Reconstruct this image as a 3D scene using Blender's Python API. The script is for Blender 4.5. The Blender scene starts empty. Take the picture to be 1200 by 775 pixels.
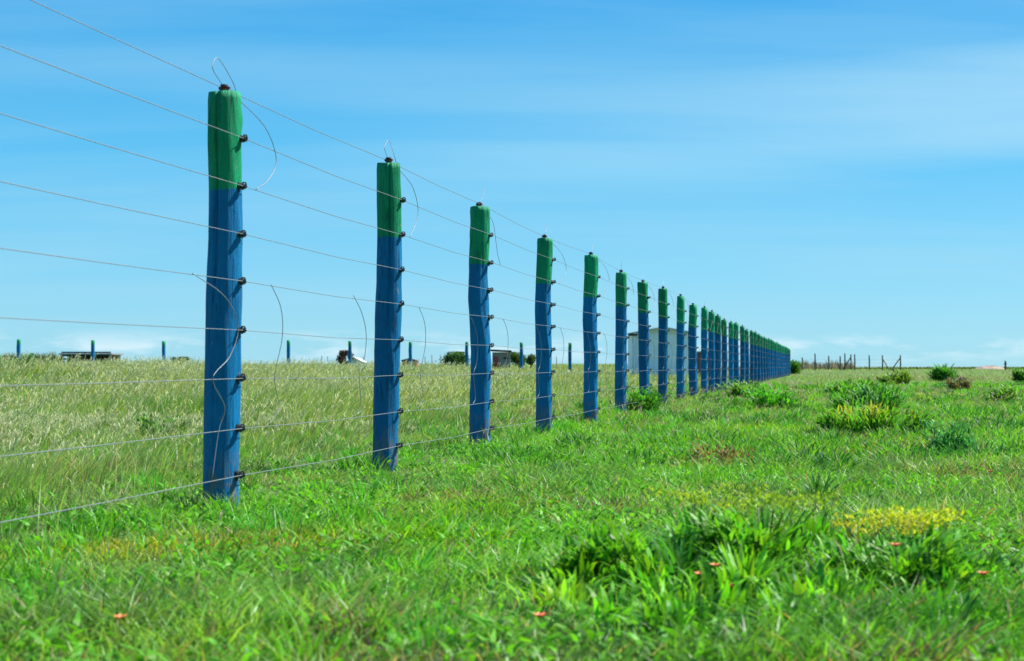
import bpy, bmesh, math, random
import numpy as np
from mathutils import Vector, Matrix

random.seed(7)
rng = np.random.default_rng(7)
scene = bpy.context.scene
C = scene.collection

# ------------------------------------------------------------------ camera, sky, sun, exposure
CAM_H = 0.775
FPX = 1655.0                                   # focal length in pixels of the 1200 px wide photograph
cam_d = bpy.data.cameras.new('camera'); cam = bpy.data.objects.new('camera', cam_d); C.objects.link(cam)
cam.location = (0, 0, CAM_H)
cam.rotation_euler = (math.radians(90) + math.atan(42.5 / FPX), 0, 0)
cam_d.sensor_width = 36; cam_d.lens = 36 * FPX / 1200
cam_d.clip_start = 0.05; cam_d.clip_end = 20000
cam_d.dof.use_dof = True; cam_d.dof.focus_distance = 13.0; cam_d.dof.aperture_fstop = 4.2
scene.camera = cam
scene.render.resolution_x = 1024; scene.render.resolution_y = 661
scene.view_settings.view_transform = 'Standard'
scene.view_settings.look = 'None'
scene.view_settings.gamma = 1
scene.view_settings.exposure = 1.15

SUN_AZ, SUN_EL = math.radians(67), math.radians(51)
sd = bpy.data.lights.new('sun', 'SUN'); so = bpy.data.objects.new('sun', sd); C.objects.link(so)
sd.energy = 5.0; sd.angle = math.radians(0.5); sd.color = (1.0, 0.95, 0.87)
S = Vector((math.cos(SUN_EL) * math.sin(SUN_AZ), math.cos(SUN_EL) * math.cos(SUN_AZ), math.sin(SUN_EL)))
so.rotation_euler = S.to_track_quat('Z', 'Y').to_euler()

w = bpy.data.worlds.new('World'); scene.world = w; w.use_nodes = True
nt = w.node_tree; N = nt.nodes; L = nt.links; N.clear()
def nd(t, **k):
    n = N.new(t)
    for a, b in k.items(): setattr(n, a, b)
    return n
def mth(op, a, b=None, c=None, clamp=False):
    n = nd('ShaderNodeMath', operation=op, use_clamp=clamp)
    for i, v in enumerate((a, b, c)):
        if v is None: continue
        if isinstance(v, (int, float)): n.inputs[i].default_value = v
        else: L.new(v, n.inputs[i])
    return n.outputs[0]
out = nd('ShaderNodeOutputWorld'); bg = nd('ShaderNodeBackground')
sky = nd('ShaderNodeTexSky', sky_type='NISHITA'); sky.sun_disc = False
sky.sun_elevation = SUN_EL; sky.sun_rotation = SUN_AZ
sky.air_density = 1.0; sky.dust_density = 0.2; sky.ozone_density = 1.6
bg.inputs[1].default_value = 0.066
tc = nd('ShaderNodeTexCoord'); sep = nd('ShaderNodeSeparateXYZ'); L.new(tc.outputs['Generated'], sep.inputs[0])
tint = nd('ShaderNodeMix', data_type='RGBA', blend_type='MULTIPLY'); tint.inputs[0].default_value = 1
tint.inputs[7].default_value = (0.84, 1.05, 1.12, 1)
L.new(sky.outputs[0], tint.inputs[6])
rampc = nd('ShaderNodeValToRGB'); cr = rampc.color_ramp; L.new(sep.outputs[2], rampc.inputs[0])
cr.elements[0].position = 0.0; cr.elements[0].color = (.195, .40, .53, 1)
cr.elements[1].position = .26; cr.elements[1].color = (.012, .225, .50, 1)
for p_, c_ in ((.06, (.135, .365, .545, 1)), (.14, (.055, .310, .54, 1)), (.6, (.01, .11, .34, 1))):
    e_ = cr.elements.new(p_); e_.color = c_
sc_ = nd('ShaderNodeMix', data_type='RGBA', blend_type='MULTIPLY'); sc_.inputs[0].default_value = 1; L.new(rampc.outputs[0], sc_.inputs[6]); sc_.inputs[7].default_value = (9.8, 11.6, 11.4, 1)
hue = nd('ShaderNodeMix', data_type='RGBA'); hue.inputs[0].default_value = .82; L.new(tint.outputs[2], hue.inputs[6]); L.new(sc_.outputs[2], hue.inputs[7])
# thin streaked cirrus on a plane high above
zc = mth('ADD', mth('MAXIMUM', sep.outputs[2], 0.0), 0.10)
px = mth('DIVIDE', sep.outputs[0], zc); py = mth('DIVIDE', sep.outputs[1], zc)
cv = nd('ShaderNodeCombineXYZ'); L.new(px, cv.inputs[0]); L.new(py, cv.inputs[1])
mp = nd('ShaderNodeMapping'); mp.inputs['Rotation'].default_value = (0, 0, 0.16); mp.inputs['Scale'].default_value = (0.30, 1.0, 1)
L.new(cv.outputs[0], mp.inputs[0])
n1 = nd('ShaderNodeTexNoise'); n1.inputs['Scale'].default_value = 1.25; n1.inputs['Detail'].default_value = 7; n1.inputs['Roughness'].default_value = 0.52
n1.inputs['Distortion'].default_value = 0.35
L.new(mp.outputs[0], n1.inputs['Vector'])
cir = mth('MULTIPLY', mth('SUBTRACT', n1.outputs[0], 0.40, clamp=True), 1.3, clamp=True)
# low puffs near the horizon
mp2 = nd('ShaderNodeMapping'); mp2.inputs['Scale'].default_value = (17, 17, 70); L.new(tc.outputs['Generated'], mp2.inputs[0])
n2 = nd('ShaderNodeTexNoise'); n2.inputs['Scale'].default_value = 1.0; n2.inputs['Detail'].default_value = 5; n2.inputs['Roughness'].default_value = 0.6
L.new(mp2.outputs[0], n2.inputs['Vector'])
el = sep.outputs[2]
band = mth('SUBTRACT', 1.0, mth('DIVIDE', mth('ABSOLUTE', mth('SUBTRACT', el, 0.013)), 0.014), clamp=True)
puff = mth('MULTIPLY', mth('MULTIPLY', mth('SUBTRACT', n2.outputs[0], 0.47, clamp=True), 6.0, clamp=True), band)
m1 = nd('ShaderNodeMix', data_type='RGBA'); L.new(cir, m1.inputs[0]); L.new(hue.outputs[2], m1.inputs[6]); m1.inputs[7].default_value = (2.6, 4.9, 6.3, 1)
sl = mth('SUBTRACT', el, mth('ADD', 0.158, mth('MULTIPLY', sep.outputs[0], 0.05)))
veil = mth('MULTIPLY', mth('SUBTRACT', 1.0, mth('POWER', mth('DIVIDE', mth('ABSOLUTE', sl), 0.042), 2.0), clamp=True), mth('MULTIPLY', mth('ADD', sep.outputs[0], 0.16, clamp=True), 1.5, clamp=True))
veil = mth('MULTIPLY', veil, mth('MULTIPLY', n1.outputs[0], 1.3), clamp=True)
m3 = nd('ShaderNodeMix', data_type='RGBA'); L.new(veil, m3.inputs[0]); L.new(m1.outputs[2], m3.inputs[6]); m3.inputs[7].default_value = (3.5, 5.6, 6.7, 1)
m2 = nd('ShaderNodeMix', data_type='RGBA'); L.new(mth('MULTIPLY', puff, 0.55), m2.inputs[0]); L.new(m3.outputs[2], m2.inputs[6]); m2.inputs[7].default_value = (6.2, 7.0, 7.4, 1)
L.new(m2.outputs[2], bg.inputs[0]); L.new(bg.outputs[0], out.inputs[0])

# ------------------------------------------------------------------ helpers
def tag(o, label=None, cat=None, group=None, kind=None):
    if label: o['label'] = label
    if cat: o['category'] = cat
    if group: o['group'] = group
    if kind: o['kind'] = kind
    return o
def thing(name, label, cat, loc, rz=0, group=None):
    o = bpy.data.objects.new(name, None); C.objects.link(o)
    o.location = loc; o.rotation_euler = (0, 0, rz); o.empty_display_size = 0.2
    return tag(o, label, cat, group)
def link_mesh(name, me, mat, parent=None):
    o = bpy.data.objects.new(name, me); C.objects.link(o)
    if mat: me.materials.append(mat)
    if parent: o.parent = parent
    return o
def np_mesh(name, V, faces, cols=None, smooth=False):
    """V (n,3); faces: list of (k,3)/(k,4) int arrays; cols (n,3)."""
    me = bpy.data.meshes.new(name)
    me.vertices.add(len(V)); me.vertices.foreach_set('co', np.ascontiguousarray(V, dtype=np.float32).ravel())
    li = np.concatenate([f.ravel() for f in faces]).astype(np.int32)
    tot = np.concatenate([np.full(len(f), f.shape[1], np.int32) for f in faces])
    st = np.concatenate([[0], np.cumsum(tot)[:-1]]).astype(np.int32)
    me.loops.add(len(li)); me.loops.foreach_set('vertex_index', li)
    me.polygons.add(len(tot)); me.polygons.foreach_set('loop_start', st); me.polygons.foreach_set('loop_total', tot)
    me.update(calc_edges=True)
    if cols is not None:
        a = me.color_attributes.new('Col', 'FLOAT_COLOR', 'POINT')
        c4 = np.ones((len(V), 4), np.float32); c4[:, :3] = cols
        a.data.foreach_set('color', c4.ravel())
    me.polygons.foreach_set('use_smooth', np.full(len(tot), smooth))
    return me
class Bag:
    def __init__(s): s.V = []; s.F = {3: [], 4: []}; s.K = []; s.n = 0
    def add(s, V, faces, cols=None):
        V = np.asarray(V, float).reshape(-1, 3)
        for f in faces:
            f = np.asarray(f, int)
            if len(f): s.F[f.shape[1]].append(f + s.n)
        s.V.append(V); s.n += len(V)
        if cols is not None: s.K.append(np.broadcast_to(cols, V.shape))
    def box(s, x0, x1, y0, y1, z0, z1):
        V = [(x, y, z) for z in (z0, z1) for y in (y0, y1) for x in (x0, x1)]
        s.add(V, [[(0, 2, 3, 1), (4, 5, 7, 6), (0, 1, 5, 4), (2, 6, 7, 3), (0, 4, 6, 2), (1, 3, 7, 5)]])
    def tube(s, pts, r, n=6, r1=None):
        P = np.array(pts, float); m = len(P)
        T = np.gradient(P, axis=0); T /= np.linalg.norm(T, axis=1)[:, None] + 1e-12
        ref = np.array([0.13, 0.27, 0.95]) if abs(T[0, 2]) < 0.8 else np.array([0.95, 0.2, 0.13])
        U = np.cross(T, ref); U /= np.linalg.norm(U, axis=1)[:, None]; W = np.cross(T, U)
        R = np.linspace(r, r if r1 is None else r1, m)
        a = np.arange(n) * 2 * math.pi / n
        V = P[:, None] + R[:, None, None] * (np.cos(a)[None, :, None] * U[:, None] + np.sin(a)[None, :, None] * W[:, None])
        f = [(i * n + j, i * n + (j + 1) % n, (i + 1) * n + (j + 1) % n, (i + 1) * n + j) for i in range(m - 1) for j in range(n)]
        base = len(V) * n
        caps = [(base, (j + 1) % n, j) for j in range(n)] + [(base + 1, (m - 1) * n + j, (m - 1) * n + (j + 1) % n) for j in range(n)]
        s.add(np.concatenate([V.reshape(-1, 3), P[:1], P[-1:]]), [f, caps])
    def build(s, name, mat, parent=None, smooth=False):
        fs = [np.concatenate(s.F[k]) for k in (3, 4) if s.F[k]]
        return link_mesh(name, np_mesh(name, np.concatenate(s.V), fs, np.concatenate(s.K) if s.K else None, smooth), mat, parent)

_lat = rng.random((256, 256))
def vnoise(x, y):
    x = np.asarray(x, float) + 1000.3; y = np.asarray(y, float) + 1000.7
    xi = np.floor(x).astype(int); yi = np.floor(y).astype(int)
    fx = x - xi; fy = y - yi; fx = fx * fx * (3 - 2 * fx); fy = fy * fy * (3 - 2 * fy)
    g = lambda a, b: _lat[a & 255, b & 255]
    return (g(xi, yi) * (1 - fx) + g(xi + 1, yi) * fx) * (1 - fy) + (g(xi, yi + 1) * (1 - fx) + g(xi + 1, yi + 1) * fx) * fy
def fbm(x, y): return 0.55 * vnoise(x, y) + 0.28 * vnoise(x * 2.1 + 7, y * 2.1) + 0.17 * vnoise(x * 4.3, y * 4.3 + 3)
def sstep(a, b, v):
    t = np.clip((np.asarray(v, float) - a) / (b - a), 0, 1); return t * t * (3 - 2 * t)

# fence line: through post one, running off to the vanishing point
SL = 370 / FPX
Y1 = 7.77; X1 = -338 / FPX * Y1
FT = Vector((SL, 1, 0)).normalized(); FN = Vector((FT.y, -FT.x, 0))       # along, and to the right of it
def left_of(x, y): return -((x - X1) * FN.x + (y - Y1) * FN.y)
def ground(x, y):
    s = left_of(x, y)
    h = 0.47 * sstep(3, 22, s) * sstep(10, 34, y) + 0.47 * sstep(105, 175, y) + 0.05 * (fbm(np.asarray(x) * .35, np.asarray(y) * .35) - .5)
    return h
def gz(x, y): return float(ground(x, y))
def at(px, depth, z=None):
    x = (px - 600) / FPX * depth
    return Vector((x, depth, gz(x, depth) if z is None else z))

# ------------------------------------------------------------------ materials
def mat_new(name):
    m = bpy.data.materials.new(name); m.use_nodes = True
    return m, m.node_tree.nodes, m.node_tree.links, m.node_tree.nodes['Principled BSDF']
def plain(name, col, rough=0.6, metal=0.0, var=0.25, scale=8.0, bump=0.0):
    m, n, l, b = mat_new(name)
    t = n.new('ShaderNodeTexCoord'); no = n.new('ShaderNodeTexNoise'); no.inputs['Scale'].default_value = scale; no.inputs['Detail'].default_value = 5
    l.new(t.outputs['Object'], no.inputs['Vector'])
    mr = n.new('ShaderNodeMapRange'); mr.inputs[3].default_value = 1 - var; mr.inputs[4].default_value = 1 + var; l.new(no.outputs[0], mr.inputs[0])
    mx = n.new('ShaderNodeMix'); mx.data_type = 'RGBA'; mx.blend_type = 'MULTIPLY'; mx.inputs[0].default_value = 1
    mx.inputs[6].default_value = (*col, 1); l.new(mr.outputs[0], mx.inputs[7])
    l.new(mx.outputs[2], b.inputs['Base Color']); b.inputs['Roughness'].default_value = rough; b.inputs['Metallic'].default_value = metal
    if bump:
        bp = n.new('ShaderNodeBump'); bp.inputs['Strength'].default_value = bump; bp.inputs['Distance'].default_value = 0.02
        l.new(no.outputs[0], bp.inputs['Height']); l.new(bp.outputs[0], b.inputs['Normal'])
    return m
def leaf_mat(name, trans=0.4, boost=(1.25, 1.2, 0.5), rough=0.6, spec=0.22):
    m, n, l, b = mat_new(name)
    a = n.new('ShaderNodeAttribute'); a.attribute_name = 'Col'
    l.new(a.outputs['Color'], b.inputs['Base Color']); b.inputs['Roughness'].default_value = rough
    b.inputs['Specular IOR Level'].default_value = spec
    tr = n.new('ShaderNodeBsdfTranslucent'); mx = n.new('ShaderNodeMix'); mx.data_type = 'RGBA'; mx.blend_type = 'MULTIPLY'; mx.inputs[0].default_value = 1
    l.new(a.outputs['Color'], mx.inputs[6]); mx.inputs[7].default_value = (*boost, 1); l.new(mx.outputs[2], tr.inputs[0])
    ms = n.new('ShaderNodeMixShader'); ms.inputs[0].default_value = trans
    l.new(b.outputs[0], ms.inputs[1]); l.new(tr.outputs[0], ms.inputs[2]); l.new(ms.outputs[0], n['Material Output'].inputs[0])
    return m
GRASS = leaf_mat('grass_blades', 0.48, rough=0.45, spec=0.38)
LEAF = leaf_mat('weed_leaves', 0.45, rough=0.5, spec=0.25)
HEAD = leaf_mat('seed_heads', 0.35, (1.1, 1.05, 0.8), 0.8, 0.1)
WIRE = plain('galvanised_wire', (0.17, 0.20, 0.22), 0.5, 0.3, 0.1, 30)
INS = plain('black_plastic', (0.02, 0.022, 0.024), 0.4, 0, 0.3, 40)
CLAMP = plain('rusty_clamp', (0.10, 0.03, 0.025), 0.6, 0.2, 0.3, 60)
STEM = plain('woody_stem', (0.12, 0.09, 0.05), 0.8, 0, 0.3, 30)

def post_mat(name, split, far=False):
    m, n, l, b = mat_new(name)
    t = n.new('ShaderNodeTexCoord'); oi = n.new('ShaderNodeObjectInfo'); s = n.new('ShaderNodeSeparateXYZ'); l.new(t.outputs['Object'], s.inputs[0])
    off = n.new('ShaderNodeVectorMath'); off.operation = 'MULTIPLY_ADD'; l.new(oi.outputs['Random'], off.inputs[0]); off.inputs[1].default_value = (31, 17, 23); l.new(t.outputs['Object'], off.inputs[2])
    def noise(scale, sc=(1, 1, 1), det=5, rough=.55):
        mp = n.new('ShaderNodeMapping'); mp.inputs['Scale'].default_value = sc; l.new(off.outputs[0], mp.inputs[0])
        no = n.new('ShaderNodeTexNoise'); no.inputs['Scale'].default_value = scale; no.inputs['Detail'].default_value = det; no.inputs['Roughness'].default_value = rough
        l.new(mp.outputs[0], no.inputs['Vector']); return no.outputs[0]
    def M(op, a, bb=None, cc=None, clamp=False):
        k = n.new('ShaderNodeMath'); k.operation = op; k.use_clamp = clamp
        for i, v in enumerate((a, bb, cc)):
            if v is None: continue
            if isinstance(v, (int, float)): k.inputs[i].default_value = v
            else: l.new(v, k.inputs[i])
        return k.outputs[0]
    edge = noise(9, (1, 1, .2))
    g = M('MULTIPLY', M('SUBTRACT', M('ADD', s.outputs[2], M('MULTIPLY', M('SUBTRACT', edge, .5), .05)), split - 0.0), 160, clamp=True)
    def mix(f, c1, c2, blend='MIX'):
        k = n.new('ShaderNodeMix'); k.data_type = 'RGBA'; k.blend_type = blend
        if isinstance(f, (int, float)): k.inputs[0].default_value = f
        else: l.new(f, k.inputs[0])
        for i, c in ((6, c1), (7, c2)):
            if isinstance(c, tuple): k.inputs[i].default_value = (*c, 1)
            else: l.new(c, k.inputs[i])
        return k.outputs[2]
    grain = noise(14, (5, 5, .35), 6, .65); blot = noise(4, (1, 1, .6), 4)
    blue = mix(M('MULTIPLY', blot, .9, clamp=True), (0.000, 0.060, 0.18), (0.001, 0.20, 0.43))
    green = mix(M('MULTIPLY', blot, .9, clamp=True), (0.001, 0.11, 0.05), (0.003, 0.36, 0.15))
    c = mix(g, blue, green)
    # weathered grain where the paint is thin
    c = mix(M('MULTIPLY', M('SUBTRACT', .45, grain, clamp=True), 7.0, clamp=True), c, (0.01, 0.035, 0.06))
    tone = n.new('ShaderNodeMapRange'); tone.inputs[3].default_value = .78; tone.inputs[4].default_value = 1.25; l.new(oi.outputs['Random'], tone.inputs[0])
    c = mix(1.0, c, tone.outputs[0], 'MULTIPLY')
    chip = M('MULTIPLY', M('SUBTRACT', noise(30, (1, 1, .35), 4), .665, clamp=True), 30, clamp=True)
    c = mix(M('MULTIPLY', chip, .45), c, (0.18, 0.19, 0.17))
    # soil and pale wood rubbed through near the ground
    soil = M('MULTIPLY', M('MULTIPLY', M('SUBTRACT', .36, s.outputs[2], clamp=True), 3.0, clamp=True), M('MULTIPLY', M('SUBTRACT', noise(22, (1, 1, .5)), .44, clamp=True), 9, clamp=True))
    c = mix(soil, c, (0.16, 0.14, 0.10))
    l.new(c, b.inputs['Base Color']); b.inputs['Roughness'].default_value = 0.62; b.inputs['Specular IOR Level'].default_value = 0.14
    bp = n.new('ShaderNodeBump'); bp.inputs['Strength'].default_value = 0.9; bp.inputs['Distance'].default_value = 0.014
    l.new(grain, bp.inputs['Height']); l.new(bp.outputs[0], b.inputs['Normal'])
    return m
POST = post_mat('painted_timber', 1.745)
POSTF = post_mat('far_painted_timber', 1.75)

# ------------------------------------------------------------------ ground
m, n, l, b = mat_new('meadow_soil')
t = n.new('ShaderNodeTexCoord')
def gn(scale, det=6):
    k = n.new('ShaderNodeTexNoise'); k.inputs['Scale'].default_value = scale; k.inputs['Detail'].default_value = det; l.new(t.outputs['Object'], k.inputs['Vector']); return k.outputs[0]
r1 = n.new('ShaderNodeValToRGB'); l.new(gn(.35), r1.inputs[0])
r1.color_ramp.elements[0].position = .35; r1.color_ramp.elements[0].color = (0.06, 0.14, 0.02, 1)
r1.color_ramp.elements[1].position = .65; r1.color_ramp.elements[1].color = (0.125, 0.175, 0.045, 1)
r2 = n.new('ShaderNodeValToRGB'); l.new(gn(5), r2.inputs[0])
r2.color_ramp.elements[0].position = .3; r2.color_ramp.elements[0].color = (.5, .5, .5, 1); r2.color_ramp.elements[1].position = .7; r2.color_ramp.elements[1].color = (1.1, 1.05, 1, 1)
mx = n.new('ShaderNodeMix'); mx.data_type = 'RGBA'; mx.blend_type = 'MULTIPLY'; mx.inputs[0].default_value = 1
l.new(r1.outputs[0], mx.inputs[6]); l.new(r2.outputs[0], mx.inputs[7]); l.new(mx.outputs[2], b.inputs['Base Color']); b.inputs['Roughness'].default_value = .95
bp = n.new('ShaderNodeBump'); bp.inputs['Distance'].default_value = .05; l.new(gn(25), bp.inputs['Height']); l.new(bp.outputs[0], b.inputs['Normal'])
SOIL = m
yl = np.concatenate([-np.geomspace(3000, 4, 14), np.arange(-3, 40, .5), np.geomspace(40, 260, 90), np.geomspace(270, 9000, 24)])
xl = np.concatenate([-np.geomspace(6000, 70, 20), np.linspace(-66, -20, 30), np.arange(-19.5, 19.6, .6), np.linspace(20, 66, 30), np.geomspace(70, 6000, 20)])
GX, GY = np.meshgrid(xl, yl); GZ = ground(GX, GY)
nx, ny = len(xl), len(yl); I = np.arange(nx * ny).reshape(ny, nx)
q = np.stack([I[:-1, :-1], I[:-1, 1:], I[1:, 1:], I[1:, :-1]], -1).reshape(-1, 4)
go = link_mesh('ground', np_mesh('ground', np.stack([GX, GY, GZ], -1).reshape(-1, 3), [q], smooth=True), SOIL); tag(go, kind='structure')

# ------------------------------------------------------------------ fence posts
def ordinal(k):
    base = ['nearest', 'second', 'third', 'fourth', 'fifth', 'sixth', 'seventh', 'eighth', 'ninth', 'tenth', 'eleventh', 'twelfth', 'thirteenth',
            'fourteenth', 'fifteenth', 'sixteenth', 'seventeenth', 'eighteenth', 'nineteenth', 'twentieth']
    if k < 20: return base[k]
    ten = {2: 'twenty', 3: 'thirty'}[(k + 1) // 10]; u = (k + 1) % 10
    return {'twenty': 'twentieth', 'thirty': 'thirtieth'}[ten] if u == 0 else ten + '-' + (['first'] + base[1:])[u - 1]
H = 2.30
WZ = [2.028, 1.766, 1.503, 1.245, 0.977, 0.714, 0.442, 0.188]
WOFF = 0.130
def post_mesh(H, R, rnd, nr=56, na=30, crack=None):
    knots = [(rnd.uniform(0, 6.28), rnd.uniform(.2, H), rnd.uniform(-.008, .012)) for _ in range(7)]
    P = []; ph = rnd.uniform(0, 9); a = np.arange(na) * 2 * math.pi / na
    for i in range(nr + 1):
        t = i / nr; z = -0.25 + (H + .25) * t
        r = R * (1.04 - .06 * t + .05 * (float(vnoise(ph, z * 3)) * 2 - 1) + .03 * (float(vnoise(ph + 5, z * 8)) * 2 - 1))
        cx = .014 * (float(vnoise(ph + 20, z * 1.5)) * 2 - 1); cy = .014 * (float(vnoise(ph + 40, z * 1.5)) * 2 - 1)
        rr = r * (1 + .07 * (vnoise(np.cos(a) * 1.3 + ph, np.sin(a) * 1.3 + z * 1.2) * 2 - 1) + .045 * (vnoise(np.cos(a) * 3.2 + ph + 9, np.sin(a) * 3.2 + z * 4.5) * 2 - 1))
        for ka, kz, ks in knots: rr = rr + ks * np.exp(-(((a - ka + math.pi) % (2 * math.pi) - math.pi) / .30) ** 2 - ((z - kz) / .055) ** 2)
        if crack is not None:
            dd = (a - crack - .03 * math.sin(z * 4) + math.pi) % (2 * math.pi) - math.pi
            if z > 0.9: rr = rr - .022 * np.exp(-(dd / .06) ** 2) * min(1, (z - .9) * 3)
        if i == nr: rr = rr * .955
        zz = z + (0.004 * np.sin(a * 2 + ph) if i >= nr - 1 else 0) + (0.006 if i == nr else 0)
        P.append(np.stack([cx + rr * np.cos(a), cy + rr * np.sin(a), z + 0 * a + (zz - z)], -1))
    V = np.concatenate(P)
    f = [(i * na + j, i * na + (j + 1) % na, (i + 1) * na + (j + 1) % na, (i + 1) * na + j) for i in range(nr) for j in range(na)]
    top = len(V); V = np.vstack([V, [[cx, cy, H + .006]]])
    caps = [(nr * na + j, nr * na + (j + 1) % na, top) for j in range(na)]
    return V, [f, caps]
def side_insulator():
    b = Bag()
    t = Vector((0, 1, 0))
    b.box(-.010, .006, -.020, .020, -.030, .030)                     # base plate against the timber
    b.tube([(0, 0, 0), (.020, 0, 0), (.042, 0, 0)], .013, 10)
    for x, r in ((.014, .027), (.034, .024), (.050, .017)):
        b.tube([(x - .004, 0, 0), (x + .004, 0, 0)], r, 14)
    b.tube([(.024, 0, .012), (.036, 0, .030), (.050, 0, .028), (.058, 0, .010)], .006, 8)      # hook over the wire
    b.tube([(.044, -.024, -.008), (.046, 0, -.012), (.044, .024, -.008)], .0045, 8)
    b.tube([(.050, 0, 0), (.064, 0, 0)], .009, 10, .005)
    b.tube([(.006, 0, -.026), (.012, 0, -.040)], .006, 8)
    fs = [np.concatenate(b.F[k]) for k in (3, 4) if b.F[k]]
    me = np_mesh('side_insulator', np.concatenate(b.V), fs); me.materials.append(INS); return me
def top_insulator():
    b = Bag()
    b.tube([(0, 0, 0), (0, 0, .012)], .030, 14); b.tube([(0, 0, .010), (0, 0, .048)], .014, 12)
    b.tube([(0, 0, .020), (0, 0, .028)], .026, 14); b.tube([(0, 0, .042), (0, 0, .052)], .022, 14)
    b.box(-.030, .034, -.009, .009, .028, .040)
    fs = [np.concatenate(b.F[k]) for k in (3, 4) if b.F[k]]
    me = np_mesh('top_insulator', np.concatenate(b.V), fs); me.materials.append(CLAMP); return me
SIDE, TOP = side_insulator(), top_insulator()
frz = math.atan2(FN.y, FN.x)                                         # local +x of a post thing = towards the wires
def spline(pts, n=26):
    P = np.array(pts, float); m = len(P); out = []
    Q = np.vstack([2 * P[0] - P[1], P, 2 * P[-1] - P[-2]])
    for i in range(m - 1):
        p0, p1, p2, p3 = Q[i:i + 4]
        for t in np.linspace(0, 1, max(3, n // (m - 1)), endpoint=False):
            out.append(.5 * ((2 * p1) + (-p0 + p2) * t + (2 * p0 - 5 * p1 + 4 * p2 - p3) * t * t + (-p0 + 3 * p1 - 3 * p2 + p3) * t ** 3))
    out.append(P[-1]); return out
xs_meas = [259.5, 451, 563, 637, 692, 727, 755, 776, 797, 812, 825, 833.6, 841, 848.5, 856.5, 863, 869.8, 875.5, 881]
NP = 39
post_at = []
for k in range(NP):
    if k < len(xs_meas): d = Y1 * 708 / (970 - xs_meas[k])
    else: d = post_at[18][0] + (k - 18) * 3.0
    post_at.append((d, X1 + SL * (d - Y1)))
TOPZ = {0: 2.275, 1: 2.30, 2: 2.30, 3: 2.27, 4: 2.33, 5: 2.28, 6: 2.30, 7: 2.34, 8: 2.36}
tops = []
shades = {0: 'thickest looking, with a dark split down its green top', 1: 'with a pale bent wire tail', 5: 'its blue paint marked by a dark knot'}
for k, (d, x) in enumerate(post_at):
    rnd = random.Random(100 + k)
    z0 = gz(x, d)
    h = TOPZ.get(k, 2.30 + rnd.uniform(-.03, .06)) - z0
    lab = f'green topped blue timber post, {ordinal(k)} from the camera in the long receding row'
    if k == NP - 1: lab = 'green topped blue timber post at the far end of the long receding row'
    if k == 0: lab = 'nearest and tallest looking blue post, its green top split by a dark vertical crack'
    t = thing('fence_post', lab, 'fence post', (x, d, z0), frz, 'posts of the long receding wire fence')
    t.rotation_euler = (math.radians(rnd.uniform(-.8, .8)), math.radians(rnd.uniform(-.5, .5)), frz)
    if k == 0: t.rotation_euler = (0, math.radians(.2), frz)
    near = k < 8
    crack = {0: math.radians(250) - frz, 1: math.radians(278) - frz}.get(k, rnd.uniform(3.4, 5.5) if rnd.random() < .6 else None)
    V, F = post_mesh(h, .093 * rnd.uniform(.94, 1.08) if k > 1 else .094, rnd, 72 if near else 24, 64 if near else 14, crack)
    o = link_mesh('timber', np_mesh('timber', V, [np.array(q) for q in F], smooth=True), POST, t)
    tops.append((x, d, z0 + h))
    for wz in WZ:
        i = bpy.data.objects.new('insulator', SIDE); C.objects.link(i); i.parent = t
        i.scale = (.85, .8, .8); i.location = (.088, rnd.uniform(-.006, .006), wz - z0 * .6); i.rotation_euler = (rnd.uniform(-.25, .25), rnd.uniform(-.08, .08), rnd.uniform(-.1, .1))
    i = bpy.data.objects.new('top_insulator', TOP); C.objects.link(i); i.parent = t; i.location = (.0, 0, h)
    if k < 24:
        # jumper from the top wire down to the second side wire (local x = towards wires, y = along the fence)
        bl = rnd.uniform(.55, 1.15) if k > 2 else (.44 if k == 0 else .36)
        e = .15 if k == 0 else rnd.uniform(.15, .35)
        if k == 2: bl, e = .14, .34
        b = Bag(); b.tube(spline([(0, 0, h + .045), (.06, bl * .25, h - .03), (.115, bl * .72, h - .14), (.13, bl, h - .30), (WOFF, e + (bl - e) * .62, h - .43), (WOFF, e, WZ[1] - z0)], 40), .0023, 5)
        b.build('jumper_wire', WIRE, t, True)
        b = Bag(); a1, a2 = rnd.uniform(.02, .22), rnd.uniform(.14, .26)
        b.tube(spline([(0, -.03, h + .05), (-.01, -.12 * rnd.random() - .03, h + .12), (-.01, -.06 if k == 0 else a1, h + .15 + .04 * rnd.random()), (.03, .04, h + .08), (.04, .08, h + .01)]) if k < 2 else
               [(0, 0, h + .045), (.0, a1 * .5, h + .09), (.01, a1, h + a2 + .02)], .0021, 5)
        b.build('wire_tail', WIRE, t, True)
        if k < 14:
            s = -.65 if k == 0 else -rnd.uniform(.7, 1.2)
            b = Bag(); b.tube(spline([(WOFF, s, WZ[3] - z0), (WOFF + .015, s + .14, 1.13), (WOFF + .02, s + .22, .98), (WOFF + .01, s + .20, .80), (WOFF, s + .14, WZ[5] - z0), (WOFF + .01, s + .16, .5), (WOFF, s + .10, WZ[6] - z0)] if k else [(WOFF, s, WZ[3] - z0), (WOFF + .02, s + .35, 1.15), (WOFF + .03, s + .50, 1.0), (WOFF + .02, s + .42, .84), (WOFF, s + .25, WZ[5] - z0), (WOFF + .02, s + .36, .57), (WOFF, s + .33, WZ[6] - z0), (WOFF, s + .25, WZ[7] - z0)], 48), .0023, 5)
            b.build('jumper_wire', WIRE, t, True)
            s = .38 if k == 0 else rnd.uniform(.25, .45)
            b = Bag(); b.tube(spline([(WOFF, s, WZ[3] - z0), (WOFF + .02, s + .10, 1.12), (WOFF + .02, s + .12, .95), (WOFF, s + .06, WZ[5] - z0), (WOFF + .02, s + .08, .55), (WOFF, s - .02, WZ[6] - z0)], 36), .0023, 5)
            b.build('jumper_wire', WIRE, t, True)
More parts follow.
